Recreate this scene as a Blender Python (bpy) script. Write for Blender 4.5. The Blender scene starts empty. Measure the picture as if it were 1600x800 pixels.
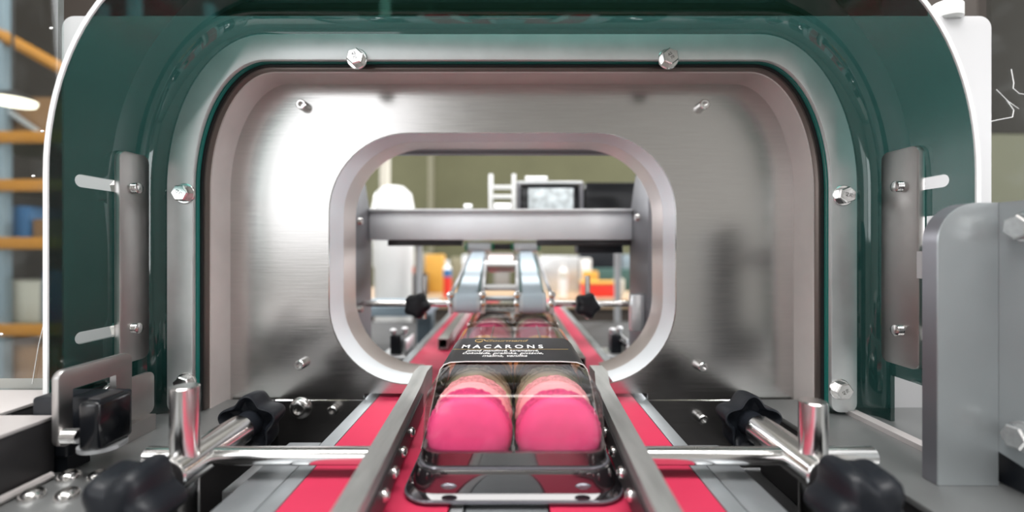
import bpy, bmesh, math, random
from mathutils import Vector, Matrix, Euler
random.seed(7)
sc = bpy.context.scene
COL = sc.collection
BELT = 0.95                       # belt surface height above the hall floor, metres
CAMZ = 130.0                      # camera height above the belt, mm
F = 700.0                         # focal length in pixels of a 1600 px wide frame
HZ = 388.0                        # horizon row

def W(x, y, z):                   # machine millimetres -> world metres
    return Vector((x / 1000.0, y / 1000.0, BELT + z / 1000.0))

# ------------------------------------------------------------------ camera
cam = bpy.data.cameras.new('camera')
cam.sensor_width = 36.0
cam.lens = 36.0 * F / 1600.0
cam.shift_y = (HZ - 400.0) / 1600.0
cam.clip_start = 0.01
cam.clip_end = 60
cam.dof.use_dof = True
cam.dof.focus_distance = 0.315
cam.dof.aperture_fstop = 2.9
co = bpy.data.objects.new('camera', cam)
co.location = W(0, 0, CAMZ)
co.rotation_euler = (math.pi / 2, 0, 0)
COL.objects.link(co)
sc.camera = co

# ------------------------------------------------------------------ world, lights, exposure
wd = bpy.data.worlds.new('hall_air')
sc.world = wd
wd.use_nodes = True
wd.node_tree.nodes['Background'].inputs[0].default_value = (0.9, 0.95, 1.0, 1)
wd.node_tree.nodes['Background'].inputs[1].default_value = 0.35

def area(name, loc, target, sx, sy, power, col=(1, 1, 1)):
    l = bpy.data.lights.new(name, 'AREA')
    l.shape = 'RECTANGLE'; l.size = sx; l.size_y = sy; l.energy = power; l.color = col
    o = bpy.data.objects.new(name, l)
    o.location = loc
    o.rotation_euler = (Vector(target) - Vector(loc)).to_track_quat('-Z', 'Y').to_euler()
    COL.objects.link(o)
    return o
area('ceiling_lamp_light', (-0.1, -0.5, 3.3), (0, 0.2, 0.95), 2.6, 0.7, 95, (1, 0.98, 0.97))
area('ceiling_lamp_light_rear', (0.2, 1.9, 3.3), (0.2, 1.9, 0), 2.6, 0.8, 85, (1, 0.98, 0.96))
area('window_light', (-1.75, -3.7, 2.2), (-1.2, 0.4, 1.4), 1.5, 2.2, 24, (0.95, 0.97, 1.0))
area('window_light_far', (-3.45, -3.7, 2.2), (-1.2, 0.4, 1.4), 1.3, 2.2, 45, (0.95, 0.97, 1.0))
area('side_fill_light', (4.8, -1.3, 1.8), (0.2, 0.3, 1.1), 2.0, 2.0, 95, (0.96, 0.97, 1.0))  # invented source, added to brighten hood, panel and channel on the right
area('liner_fill_left', (-2.3, 4.0, 1.8), (0, 0.45, 1.05), 1.2, 1.4, 200, (0.97, 0.98, 1.0))  # invented source out of view, added to whiten the tunnel liner from behind
area('liner_fill_right', (2.3, 4.0, 1.8), (0, 0.45, 1.05), 1.2, 1.4, 200, (0.97, 0.98, 1.0))  # its added twin, lighting the opposite side of the liner
area('rack_lamp_light', (-2.2, 1.2, 3.2), (-2.2, 2.3, 0.5), 1.6, 0.6, 9, (1, 0.96, 0.9))
vs = sc.view_settings
vs.view_transform = 'Standard'; vs.look = 'None'; vs.exposure = 0.0; vs.gamma = 1.0
vs.use_curve_mapping = False
cy = sc.cycles
cy.transparent_max_bounces = 32
cy.max_bounces = 14; cy.glossy_bounces = 6; cy.transmission_bounces = 10
cy.caustics_reflective = False; cy.caustics_refractive = False
cy.sample_clamp_indirect = 4.0
cy.use_denoising = True

# ------------------------------------------------------------------ materials
M = {}
def newmat(name):
    m = bpy.data.materials.new(name); m.use_nodes = True
    nt = m.node_tree; nt.nodes.clear()
    out = nt.nodes.new('ShaderNodeOutputMaterial')
    M[name] = m
    return m, nt, out

def pbr(name, col, rough=0.5, metal=0.0, noise=0.0, nscale=60, stretch=(1, 1, 1), bump=0.0, bscale=400,
        bstretch=(1, 1, 1), rvar=0.0, coat=0.0, sss=0.0, spec=0.5, col2=None):
    m, nt, out = newmat(name)
    p = nt.nodes.new('ShaderNodeBsdfPrincipled')
    p.inputs['Base Color'].default_value = (*col, 1)
    p.inputs['Roughness'].default_value = rough
    p.inputs['Metallic'].default_value = metal
    p.inputs['Specular IOR Level'].default_value = spec
    if coat: p.inputs['Coat Weight'].default_value = coat
    if sss:
        p.inputs['Subsurface Weight'].default_value = sss
        p.inputs['Subsurface Radius'].default_value = (0.004, 0.002, 0.0015)
    tc = nt.nodes.new('ShaderNodeTexCoord')
    if noise or rvar or col2:
        mp = nt.nodes.new('ShaderNodeMapping'); mp.inputs['Scale'].default_value = stretch
        nt.links.new(tc.outputs['Object'], mp.inputs[0])
        n = nt.nodes.new('ShaderNodeTexNoise'); n.inputs['Scale'].default_value = nscale
        n.inputs['Detail'].default_value = 4
        nt.links.new(mp.outputs[0], n.inputs['Vector'])
        r = nt.nodes.new('ShaderNodeMapRange')
        r.inputs[1].default_value = 0.3; r.inputs[2].default_value = 0.7
        nt.links.new(n.outputs['Fac'], r.inputs[0])
        mx = nt.nodes.new('ShaderNodeMix'); mx.data_type = 'RGBA'
        c2 = col2 if col2 else tuple(min(1, c * (1 + noise)) for c in col)
        c1 = col if col2 else tuple(c * (1 - noise) for c in col)
        mx.inputs[6].default_value = (*c1, 1); mx.inputs[7].default_value = (*c2, 1)
        nt.links.new(r.outputs[0], mx.inputs[0])
        nt.links.new(mx.outputs[2], p.inputs['Base Color'])
        if rvar:
            r2 = nt.nodes.new('ShaderNodeMapRange')
            r2.inputs[3].default_value = max(0.02, rough - rvar); r2.inputs[4].default_value = rough + rvar
            nt.links.new(n.outputs['Fac'], r2.inputs[0])
            nt.links.new(r2.outputs[0], p.inputs['Roughness'])
    if bump:
        mp = nt.nodes.new('ShaderNodeMapping'); mp.inputs['Scale'].default_value = bstretch
        nt.links.new(tc.outputs['Object'], mp.inputs[0])
        n = nt.nodes.new('ShaderNodeTexNoise'); n.inputs['Scale'].default_value = bscale
        n.inputs['Detail'].default_value = 2
        nt.links.new(mp.outputs[0], n.inputs['Vector'])
        b = nt.nodes.new('ShaderNodeBump'); b.inputs['Strength'].default_value = bump
        b.inputs['Distance'].default_value = 0.0005
        nt.links.new(n.outputs['Fac'], b.inputs['Height'])
        nt.links.new(b.outputs[0], p.inputs['Normal'])
    nt.links.new(p.outputs[0], out.inputs[0])
    return m

def sheet(name, tint, ior=1.5, rough=0.03, dust_haze=0.0, dscale=300, refl=1.0):
    """thin clear sheet: tinted see-through plus mirror reflection by Fresnel, optional pale veil (specks, or painted haze)"""
    m, nt, out = newmat(name)
    t = nt.nodes.new('ShaderNodeBsdfTransparent'); t.inputs[0].default_value = (*tint, 1)
    g = nt.nodes.new('ShaderNodeBsdfGlossy'); g.inputs['Roughness'].default_value = rough
    g.inputs['Color'].default_value = (refl, refl, refl, 1)
    f = nt.nodes.new('ShaderNodeFresnel'); f.inputs[0].default_value = ior
    # the ray is not bent inside the sheet, so both faces use the same entering index
    ge = nt.nodes.new('ShaderNodeNewGeometry'); ri = nt.nodes.new('ShaderNodeMapRange')
    ri.inputs[3].default_value = ior; ri.inputs[4].default_value = 1.0 / ior
    nt.links.new(ge.outputs['Backfacing'], ri.inputs[0]); nt.links.new(ri.outputs[0], f.inputs[0])
    mx = nt.nodes.new('ShaderNodeMixShader')
    nt.links.new(f.outputs[0], mx.inputs[0]); nt.links.new(t.outputs[0], mx.inputs[1]); nt.links.new(g.outputs[0], mx.inputs[2])
    last = mx
    if dust_haze:
        tc = nt.nodes.new('ShaderNodeTexCoord')
        n = nt.nodes.new('ShaderNodeTexNoise'); n.inputs['Scale'].default_value = dscale; n.inputs['Detail'].default_value = 5
        nt.links.new(tc.outputs['Object'], n.inputs['Vector'])
        r = nt.nodes.new('ShaderNodeMapRange'); r.inputs[1].default_value = 0.55; r.inputs[2].default_value = 0.85
        r.inputs[4].default_value = dust_haze
        nt.links.new(n.outputs['Fac'], r.inputs[0])
        d = nt.nodes.new('ShaderNodeBsdfDiffuse'); d.inputs[0].default_value = (.75, .78, .8, 1)
        m2 = nt.nodes.new('ShaderNodeMixShader')
        nt.links.new(r.outputs[0], m2.inputs[0]); nt.links.new(mx.outputs[0], m2.inputs[1]); nt.links.new(d.outputs[0], m2.inputs[2])
        last = m2
    nt.links.new(last.outputs[0], out.inputs[0])
    return m

def emit(name, col, s):
    m, nt, out = newmat(name)
    e = nt.nodes.new('ShaderNodeEmission'); e.inputs[0].default_value = (*col, 1); e.inputs[1].default_value = s
    nt.links.new(e.outputs[0], out.inputs[0])
    return m

pbr('panel_steel', (.57, .555, .545), .24, 1, noise=.05, nscale=40, stretch=(1, 1, 30), bump=.06, bscale=700, bstretch=(.03, 1, 1), rvar=.05)
pbr('wall_steel', (.86, .78, .75), .45, .2, noise=.05, nscale=30, rvar=.05)
pbr('flange_steel', (.68, .70, .70), .50, .9, noise=.06, nscale=45, rvar=.06)
pbr('strap_steel', (.46, .445, .435), .40, 1, noise=.10, nscale=30, rvar=.08)
pbr('rod_steel', (.80, .79, .78), .2, 1)
pbr('bolt_steel', (.72, .71, .70), .20, 1, noise=.12, nscale=300)
pbr('rail_steel', (.43, .44, .43), .48, .8, noise=.14, nscale=160, stretch=(1, .15, 1), rvar=.08)
pbr('bed_metal', (.40, .43, .45), .45, .75, noise=.06, nscale=50)
pbr('table_metal', (.36, .37, .37), .42, .8, noise=.05, nscale=25, rvar=.06)
pbr('lip_metal', (.64, .60, .59), .40, .3)
pbr('channel_paint', (.40, .43, .44), .40, .45, noise=.05, nscale=20, rvar=.05)
pbr('channel_edge', (.20, .20, .22), .4, .5)
pbr('housing_paint', (.60, .60, .61), .45, 0, noise=.02, nscale=10)
pbr('liner_white', (.90, .925, .97), .40, 0, noise=.015, nscale=20)
pbr('ring_steel', (.66, .60, .58), .4, .6)
pbr('gasket', (.012, .012, .013), .5)
pbr('trim_brown', (.20, .165, .15), .35, .8)
pbr('black_plastic', (.009, .011, .015), .42, 0, spec=.32, bump=.05, bscale=900)
pbr('black_gloss', (.006, .007, .009), .18)
pbr('dark_metal', (.045, .043, .045), .42, .4)
pbr('pit_dark', (.02, .02, .021), .6)
pbr('red_belt', (.53, .024, .075), .62, 0, noise=.05, nscale=25, bump=.10, bscale=900)
pbr('blue_belt', (.55, .66, .74), .45, 0, noise=.04, nscale=40)
pbr('pale_drum', (.66, .74, .79), .4)
pbr('white_plastic', (.82, .83, .82), .35)
pbr('light_metal', (.70, .72, .74), .35, .7)
pbr('beam_steel', (.80, .82, .85), .48, .9, noise=.04, nscale=20)
pbr('post_steel', (.17, .17, .185), .5, .5)
pbr('green_plastic', (.01, .22, .10), .4)
pbr('paper_black', (.012, .013, .016), .40)
pbr('paper_edge', (.85, .82, .80), .6)
pbr('ink_white', (.92, .92, .92), .5)
pbr('ink_gold', (.62, .42, .16), .35, .5)
pbr('machine_paint', (.30, .31, .32), .5)
def mac(name, c, c2=None):
    pbr('shell_' + name, c, .55, 0, noise=.05, nscale=120, bump=.12, bscale=700, sss=.06, spec=.3)
    pbr('foot_' + name, tuple(v * .72 for v in c), .8, 0, noise=.25, nscale=500, bump=.6, bscale=900, spec=.2)
    pbr('cream_' + name, c2 or c, .5, 0, noise=.04, nscale=200)
mac('pink', (.82, .072, .24), (.75, .18, .24))
mac('rose', (.92, .38, .42), (.92, .70, .62))
mac('vanilla', (.93, .84, .60), (.90, .82, .62))
mac('brown', (.28, .12, .05), (.16, .07, .04))
mac('caramel', (.66, .32, .10), (.55, .26, .10))
mac('apricot', (.90, .42, .16), (.88, .62, .40))
sheet('hood_sheet', (.17, .305, .287), 1.5, .03, dust_haze=.010, dscale=260)
sheet('hood_edge_teal', (.10, .45, .42), 1.4, .2)
pbr('hood_edge_white', (.86, .88, .88), .5)
pbr('teal_edge', (.02, .20, .17), .25)
sheet('guard_sheet', (.80, .83, .82), 1.45, .02, dust_haze=.06, dscale=40)
sheet('clear_film', (.95, .94, .92), 1.5, .08, dust_haze=.16, dscale=8)  # pale veil paints the hazy sheen of the reflected ceiling onto the lid
pbr('smoke_film', (.012, .010, .012), .07, 0, spec=1.0)
M['smoke_film'].node_tree.nodes['Principled BSDF'].inputs['IOR'].default_value = 1.9
pbr('film_ridge', (.22, .22, .25), .12, .6)
pbr('wall_olive', (.13, .13, .07), .8, noise=.08, nscale=3)
pbr('wall_pale', (.62, .61, .59), .8)
pbr('hall_floor', (.25, .25, .24), .5, noise=.1, nscale=2)
pbr('orange_paint', (.60, .25, .025), .5)
pbr('blue_paint', (.04, .16, .36), .5)
pbr('pale_blue_paint', (.27, .35, .41), .5)
pbr('cardboard', (.30, .16, .07), .8, noise=.1, nscale=10)
pbr('tan_wood', (.42, .30, .19), .6, noise=.06, nscale=10)
pbr('red_crate', (.75, .035, .02), .45)
pbr('amber_box', (.62, .33, .05), .6)
pbr('cream_box', (.60, .57, .49), .6)
pbr('dark_brown', (.035, .026, .02), .6)
pbr('khaki_box', (.23, .22, .15), .6)
pbr('teal_dark', (.04, .10, .09), .5)
pbr('screen_glass', (.62, .68, .70), .2, noise=.35, nscale=70)
pbr('blue_hose', (.01, .22, .62), .4)
emit('lamp_glow', (1, .90, .72), 6.0)
emit('panel_glow', (1, .98, .96), 11.0)

# ------------------------------------------------------------------ mesh builder (mm)
class MB:
    def __init__(s): s.v = []; s.f = []
    def add(s, vs, fs):
        o = len(s.v); s.v += [Vector(v) for v in vs]; s.f += [tuple(i + o for i in f) for f in fs]; return s
    def addbm(s, bm):
        bm.verts.ensure_lookup_table(); bm.verts.index_update()
        s.add([v.co.copy() for v in bm.verts], [[v.index for v in f.verts] for f in bm.faces]); bm.free(); return s
    def box(s, x0, x1, y0, y1, z0, z1, bev=0, seg=2):
        bm = bmesh.new(); bmesh.ops.create_cube(bm, size=1)
        for v in bm.verts:
            v.co = Vector(((x0 + x1) / 2 + v.co.x * (x1 - x0), (y0 + y1) / 2 + v.co.y * (y1 - y0), (z0 + z1) / 2 + v.co.z * (z1 - z0)))
        if bev: bmesh.ops.bevel(bm, geom=bm.edges[:], offset=bev, segments=seg, affect='EDGES', profile=.5)
        return s.addbm(bm)
    def lathe(s, o, ax, prof, seg=24, cap=True):
        """prof: (radius, distance along axis)"""
        o = Vector(o); ax = Vector(ax).normalized(); u = ax.orthogonal().normalized(); w = ax.cross(u)
        vs = []; fs = []
        for r, t in prof:
            for k in range(seg):
                a = 2 * math.pi * k / seg
                vs.append(o + ax * t + (u * math.cos(a) + w * math.sin(a)) * r)
        for i in range(len(prof) - 1):
            for k in range(seg):
                fs.append((i * seg + k, i * seg + (k + 1) % seg, (i + 1) * seg + (k + 1) % seg, (i + 1) * seg + k))
        if cap:
            fs.append(tuple(reversed(range(seg)))); n = (len(prof) - 1) * seg
            fs.append(tuple(range(n, n + seg)))
        return s.add(vs, fs)
    def cyl(s, p0, p1, r, r1=None, seg=24, ch=0):
        p0 = Vector(p0); p1 = Vector(p1); L = (p1 - p0).length; r1 = r if r1 is None else r1
        pr = [(r, 0), (r1, L)] if not ch else [(r - ch, 0), (r, ch), (r1, L - ch), (r1 - ch, L)]
        return s.lathe(p0, p1 - p0, pr, seg)
    def loft(s, rings, cap=True, closed=True):
        n = len(rings[0]); vs = [p for r in rings for p in r]; fs = []
        for i in range(len(rings) - 1):
            for k in range(n if closed else n - 1):
                fs.append((i * n + k, i * n + (k + 1) % n, (i + 1) * n + (k + 1) % n, (i + 1) * n + k))
        if cap:
            fs.append(tuple(reversed(range(n)))); m = (len(rings) - 1) * n; fs.append(tuple(range(m, m + n)))
        return s.add(vs, fs)
    def prism(s, poly, plane, a, b, bev=0):
        def mk(p, t):
            return {'xz': (p[0], t, p[1]), 'yz': (t, p[0], p[1]), 'xy': (p[0], p[1], t)}[plane]
        bm = bmesh.new()
        f = bm.faces.new([bm.verts.new(mk(p, a)) for p in poly])
        r = bmesh.ops.extrude_face_region(bm, geom=[f])
        d = Vector(mk((0, 0), b)) - Vector(mk((0, 0), a))
        bmesh.ops.translate(bm, verts=[e for e in r['geom'] if isinstance(e, bmesh.types.BMVert)], vec=d)
        if bev:
            caps = [e for e in bm.edges if len(e.link_faces) == 2 and any(len(x.verts) == len(poly) for x in e.link_faces)]
            bmesh.ops.bevel(bm, geom=caps, offset=bev, segments=2, affect='EDGES', profile=.5)
        return s.addbm(bm)
    def tube(s, path, r, seg=10):
        path = [Vector(p) for p in path]; rings = []
        pu = None
        for i, p in enumerate(path):
            t = (path[min(i + 1, len(path) - 1)] - path[max(i - 1, 0)]).normalized()
            u = t.orthogonal().normalized() if pu is None else (pu - t * pu.dot(t)).normalized()
            pu = u; w = t.cross(u)
            rings.append([p + (u * math.cos(2 * math.pi * k / seg) + w * math.sin(2 * math.pi * k / seg)) * r for k in range(seg)])
        return s.loft(rings)
    def mesh(s, name, mat, base, sm=35, scale=True):
        me = bpy.data.meshes.new(name)
        b = Vector(base)
        me.from_pydata([(v - b) / 1000.0 for v in s.v], [], s.f)
        bm = bmesh.new(); bm.from_mesh(me); bmesh.ops.recalc_face_normals(bm, faces=bm.faces[:]); bm.to_mesh(me); bm.free()
        if sm:
            for p in me.polygons: p.use_smooth = True
            me.set_sharp_from_angle(angle=math.radians(sm))
        me.materials.append(M[mat])
        return me

BASE = {}
def props(o, label=None, cat=None, group=None, kind=None):
    if label: o['label'] = label
    if cat: o['category'] = cat
    if group: o['group'] = group
    if kind: o['kind'] = kind
    return o
def thing(name, label, cat, base, group=None):
    o = bpy.data.objects.new(name, None); COL.objects.link(o)
    o.location = W(*base); o.empty_display_size = .02
    props(o, label, cat, group); BASE[o] = Vector(base)
    return o
def part(name, mb, mat, root, label=None, sm=35):
    b = BASE[root]
    o = bpy.data.objects.new(name, mb.mesh(name, mat, b, sm)); COL.objects.link(o)
    o.parent = root; BASE[o] = b
    if label: o['label'] = label
    return o
def single(name, mb, mat, label, cat, base, group=None, kind=None, sm=35):
    o = bpy.data.objects.new(name, mb.mesh(name, mat, base, sm)); COL.objects.link(o)
    o.location = W(*base); props(o, label, cat, group, kind); BASE[o] = Vector(base)
    return o
def copy_tree(o, parent=None, off=None):
    c = o.copy(); COL.objects.link(c); BASE[c] = BASE[o].copy()
    if parent: c.parent = parent
    for ch in list(o.children): copy_tree(ch, c)
    return c
def boolcut(o, cutters):
    """cut MB solids out of a built object (world mm), then drop the cutters"""
    tmp = []
    for c in cutters:
        me = c.mesh('cut', 'gasket', BASE[o], 0)
        t = bpy.data.objects.new('cut', me); COL.objects.link(t)
        root = o.parent if o.parent else o
        t.location = root.location
        md = o.modifiers.new('b', 'BOOLEAN'); md.object = t; md.operation = 'DIFFERENCE'; md.solver = 'EXACT'
        tmp.append(t)
    bpy.context.view_layer.update()
    dg = bpy.context.evaluated_depsgraph_get()
    me = bpy.data.meshes.new_from_object(o.evaluated_get(dg))
    o.modifiers.clear()
    old = o.data; o.data = me; me.name = old.name; bpy.data.meshes.remove(old)
    while len(me.materials) > 1: me.materials.pop()
    for p in me.polygons: p.material_index = 0; p.use_smooth = True
    me.set_sharp_from_angle(angle=math.radians(35))
    for t in tmp:
        d = t.data; bpy.data.objects.remove(t); bpy.data.meshes.remove(d)
def placed(name, mesh, pos, direction, root, roll=0, label=None):
    """copy of a shared mesh whose local +Z points along direction"""
    o = bpy.data.objects.new(name, mesh); COL.objects.link(o); o.parent = root
    r = root
    b = BASE[root]
    o.location = (Vector(pos) - b) / 1000.0
    q = Vector(direction).to_track_quat('Z', 'Y')
    o.rotation_euler = (q @ Euler((0, 0, roll)).to_quaternion()).to_euler()
    BASE[o] = b
    if label: o['label'] = label
    return o
def P(px, py, d):
    return Vector(((px - 800) * d / F, d, CAMZ - (py - HZ) * d / F))

def rrect(cx, cz, hw, hh, r, n=8, radii=None):
    rs = radii or (r, r, r, r); pts = []
    for (sx, sz, a0, rr) in ((1, 1, 0, rs[0]), (-1, 1, 90, rs[1]), (-1, -1, 180, rs[2]), (1, -1, 270, rs[3])):
        for k in range(n + 1):
            a = math.radians(a0 + 90 * k / n)
            pts.append((cx + sx * (hw - rr) + rr * math.cos(a), cz + sz * (hh - rr) + rr * math.sin(a)))
    out = []
    for p in pts:
        if not out or (abs(p[0] - out[-1][0]) + abs(p[1] - out[-1][1])) > 1e-4: out.append(p)
    return out
def arch(hw, top, rx, ry, zb, n=20, cx=0):
    """inverted U outline, left foot to right foot"""
    pts = [(cx - hw, zb), (cx - hw, (zb + top - ry) / 2)]
    for k in range(n + 1):
        a = math.pi - math.pi / 2 * k / n
        pts.append((cx - hw + rx + rx * math.cos(a), top - ry + ry * math.sin(a)))
    pts.append((cx, top))
    for k in range(n + 1):
        a = math.pi / 2 - math.pi / 2 * k / n
        pts.append((cx + hw - rx + rx * math.cos(a), top - ry + ry * math.sin(a)))
    pts += [(cx + hw, (zb + top - ry) / 2), (cx + hw, zb)]
    return pts

# shared fasteners (local +Z outwards, mm -> m inside mesh())
def hexbolt_mesh(name, r=6.5, h=5.5, washer=8):
    m = MB()
    m.lathe((0, 0, 0), (0, 0, 1), [(washer, 0), (washer, 1.0), (washer - .5, 1.4)], 28)
    pts = [(r * 1.0 * math.cos(math.radians(60 * k)), r * math.sin(math.radians(60 * k))) for k in range(6)]
    rings = [[(x, y, 1.4) for x, y in pts], [(x, y, 1.4 + h * .86) for x, y in pts], [(x * .88, y * .88, 1.4 + h) for x, y in pts]]
    m.loft([[Vector(p) for p in r_] for r_ in rings])
    return m.mesh(name, 'bolt_steel', (0, 0, 0), 25)
def socket_mesh(name, r, h, wr=0):
    m = MB()
    if wr: m.lathe((0, 0, 0), (0, 0, 1), [(wr, 0), (wr, 1.2)], 24)
    m.lathe((0, 0, 0), (0, 0, 1), [(r, 0), (r, h - .6), (r - .6, h), (r * .52, h), (r * .48, h - r * .7), (.01, h - r * .7)], 20)
    return m.mesh(name, 'bolt_steel', (0, 0, 0), 30)
def stud_mesh(name, r, h):
    m = MB(); pr = [(r, 0)]
    n = int(h / 1.2)
    for k in range(n):
        z = h * k / n; pr += [(r, z), (r * .88, z + h / n * .5)]
    pr += [(r, h - .5), (r * .8, h)]
    m.lathe((0, 0, 0), (0, 0, 1), pr, 18)
    return m.mesh(name, 'bolt_steel', (0, 0, 0), 40)
def button_mesh(name, r, h):
    m = MB(); m.lathe((0, 0, 0), (0, 0, 1), [(r, 0), (r, h * .3), (r * .85, h * .75), (r * .5, h), (r * .45, h), (r * .4, h * .4), (.01, h * .4)], 22)
    return m.mesh(name, 'bolt_steel', (0, 0, 0), 40)
HEX = hexbolt_mesh('bolt')
SOCK = socket_mesh('socket_screw', 4.3, 7)
STUD = stud_mesh('stud', 3.9, 4.5)
STUD_BIG = stud_mesh('stud', 4.2, 9)
BUTTON = button_mesh('button_screw', 5.6, 4.5)

def text_mesh(body, size, mat, name, extrude=0.0, align='CENTER', shear=0.0, space=1.0, bold=0.0):
    c = bpy.data.curves.new('t', 'FONT'); c.body = body; c.size = size / 1000.0; c.align_x = align
    c.align_y = 'CENTER'; c.extrude = extrude / 1000.0; c.shear = shear; c.space_character = space
    c.resolution_u = 3; c.offset = bold / 1000.0
    o = bpy.data.objects.new('t', c); COL.objects.link(o)
    bpy.context.view_layer.update()
    me = bpy.data.meshes.new_from_object(o.evaluated_get(bpy.context.evaluated_depsgraph_get()))
    bpy.data.objects.remove(o); bpy.data.curves.remove(c)
    me.name = name; me.materials.clear(); me.materials.append(M[mat])
    return me
MARK = text_mesh('A2\n70', 3.0, 'dark_metal', 'marking', .05)

# ------------------------------------------------------------------ the hall (setting)
def struct(name, mb, mat, base=(0, 0, 0)):
    return single(name, mb, mat, None, None, base, kind='structure')
FL = -950
struct('floor', MB().box(-5200, 5200, -4200, 4200, FL - 60, FL), 'hall_floor')
struct('ceiling', MB().box(-5200, 5200, -4200, 4200, 2650, 2720), 'wall_pale')
struct('wall_back', MB().box(-5200, 5200, 4100, 4200, FL, 2650), 'wall_olive')
struct('wall_left', MB().box(-5200, -5100, -4200, 4100, FL, 2650), 'wall_pale')
struct('wall_right', MB().box(5100, 5200, -4200, 4100, FL, 2650), 'wall_pale')
struct('wall_front', MB().box(-5100, 5100, -4200, -4100, FL, 2650), 'wall_pale')

# ------------------------------------------------------------------ machine base
single('machine_base', MB().box(-560, 560, 40, 1180, FL, -62, 6), 'pit_dark',
       'dark machine base cabinet beneath the red conveyor belts', 'machine base', (0, 600, FL))
def bed_block(name, x0, x1, y0, y1, label):
    return single(name, MB().box(x0, x1, y0, y1, -62, -4.2, 2), 'dark_metal', label, 'support', ((x0 + x1) / 2, (y0 + y1) / 2, -62))
bed_block('support_block', -500, -206, 60, 384, 'dark support block under the plate with four screws')
bed_block('support_block', 212, 540, 60, 384, 'dark support block under the plate beside the grey channel')
# table plates
t = thing('table_plate', 'grey steel plate with four button screws beside the black latch', 'plate', (-300, 220, -4))
part('plate', MB().box(-500, -203, 60, 386, -4, 0, .8), 'table_metal', t)
part('rolled_lip', MB().tube([(-259.3, 62, 2.3), (-259.3, 150, 2.3), (-259.3, 252, 2.3)], 2.2, 8), 'lip_metal', t, 'pale rolled edge of the plate')
part('rolled_lip', MB().tube([(-277, 279, 2.3), (-283, 292, 2.3), (-290, 315, 2.3), (-294, 335, 2.3), (-295, 360, 2.3)], 2.2, 8), 'lip_metal', t, 'pale rolled edge of the plate')
for (px, py) in ((50, 775), (105, 775), (108, 745), (155, 745)):
    p = P(px, py, CAMZ * F / (py + 3 - HZ)); placed('button_screw', BUTTON, (p.x, p.y, 0), (0, 0, 1), t)
t = thing('table_plate', 'bare grey steel plate between the tall channel and the conveyor', 'plate', (360, 220, -4))
part('plate', MB().box(208, 540, 60, 386, -4, 0, .8), 'table_metal', t)
part('edge_strip', MB().prism([(262, 352), (270, 352), (270, 252), (262, 252)], 'xy', .05, 3.5), 'lip_metal', t, 'pale edging strip of the plate')

# ------------------------------------------------------------------ conveyor
def belt(x0, x1, label):
    mb = MB().box(x0, x1, 40, 1150, -3, 0, .6)
    return single('conveyor_belt', mb, 'red_belt', label, 'conveyor belt', ((x0 + x1) / 2, 600, -3), 'red conveyor belts')
belt(-117, -32, 'red conveyor belt running past the rod clamp on the latch side')
belt(19, 106, 'red conveyor belt running past the rod clamp on the channel side')
t = thing('conveyor_bed', 'grey metal conveyor bed carrying the two red belts', 'conveyor bed', (-6, 600, -62))
part('bed_plate', MB().box(-127, 116, 42, 1148, -12, -3.2), 'bed_metal', t)
part('support_rib', MB().box(-60, 48, 60, 1130, -62, -12), 'dark_metal', t)
part('edge_strip', MB().box(-127.5, -117.6, 42, 1148, -3.2, -.2, .5), 'bed_metal', t)
part('edge_strip', MB().box(106.6, 116.5, 42, 1148, -3.2, -.2, .5), 'bed_metal', t)
part('centre_strip', MB().box(-31, -24.5, 42, 1148, -3.2, -1.0, .4), 'light_metal', t)
part('centre_plate', MB().box(-23.2, 18, 42, 1148, -3.2, -1.4, .4), 'bed_metal', t)
part('side_plate', MB().box(-151, -129, 42, 304, -9, -1.5, .8), 'bed_metal', t)
part('side_plate', MB().box(118, 138, 42, 300, -9, -1.5, .8), 'bed_metal', t)
part('end_block', MB().box(-170, -154, 262, 300, -30, -12, 1), 'light_metal', t)

# guide rails with their rods
def rail_outline(sign):
    # centre line (x, y), thickness 11
    if sign < 0: ax = [(-64, 120), (-75, 345), (-78, 382), (-77, 402)]
    else: ax = [(60, 120), (70, 345), (76, 382), (75, 402)]
    return ax
def strip_solid(ax, w, z0, z1):
    rings = []
    for i, (x, y) in enumerate(ax):
        rings.append([Vector((x - w / 2, y, z0)), Vector((x + w / 2, y, z0)), Vector((x + w / 2, y, z1)), Vector((x - w / 2, y, z1))])
    return MB().loft(rings)
BUMP = button_mesh('rail_screw', 3.2, 2.6)
for sgn, lab in ((-1, 'flat steel guide rail held by the rod from the latch side'), (1, 'flat steel guide rail held by the rod from the channel side')):
    ax = rail_outline(sgn)
    t = thing('guide_rail', lab, 'guide rail', (ax[1][0], 260, 1))
    part('rail', strip_solid(ax, 11, 3, 25), 'rail_steel', t, sm=20)
    part('wear_strip', strip_solid([(x - sgn * 6.2, y) for x, y in ax[:2]], 1.2, 4, 18), 'dark_metal', t)
    for yy in (150, 172, 194, 216, 238, 262, 290):
        xx = ax[0][0] + (ax[1][0] - ax[0][0]) * (yy - 120) / 225.0
        placed('rail_screw', BUMP, (xx - sgn * 6.8, yy, 11), (-sgn, 0, 0), t)
    x_out = -208 if sgn < 0 else 206
    xr = (-75 if sgn < 0 else 71)
    part('rod', MB().cyl((xr, 255, 12), (x_out, 255, 12), 5.1, seg=28, ch=.8), 'rod_steel', t, 'polished round cross rod')

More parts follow.
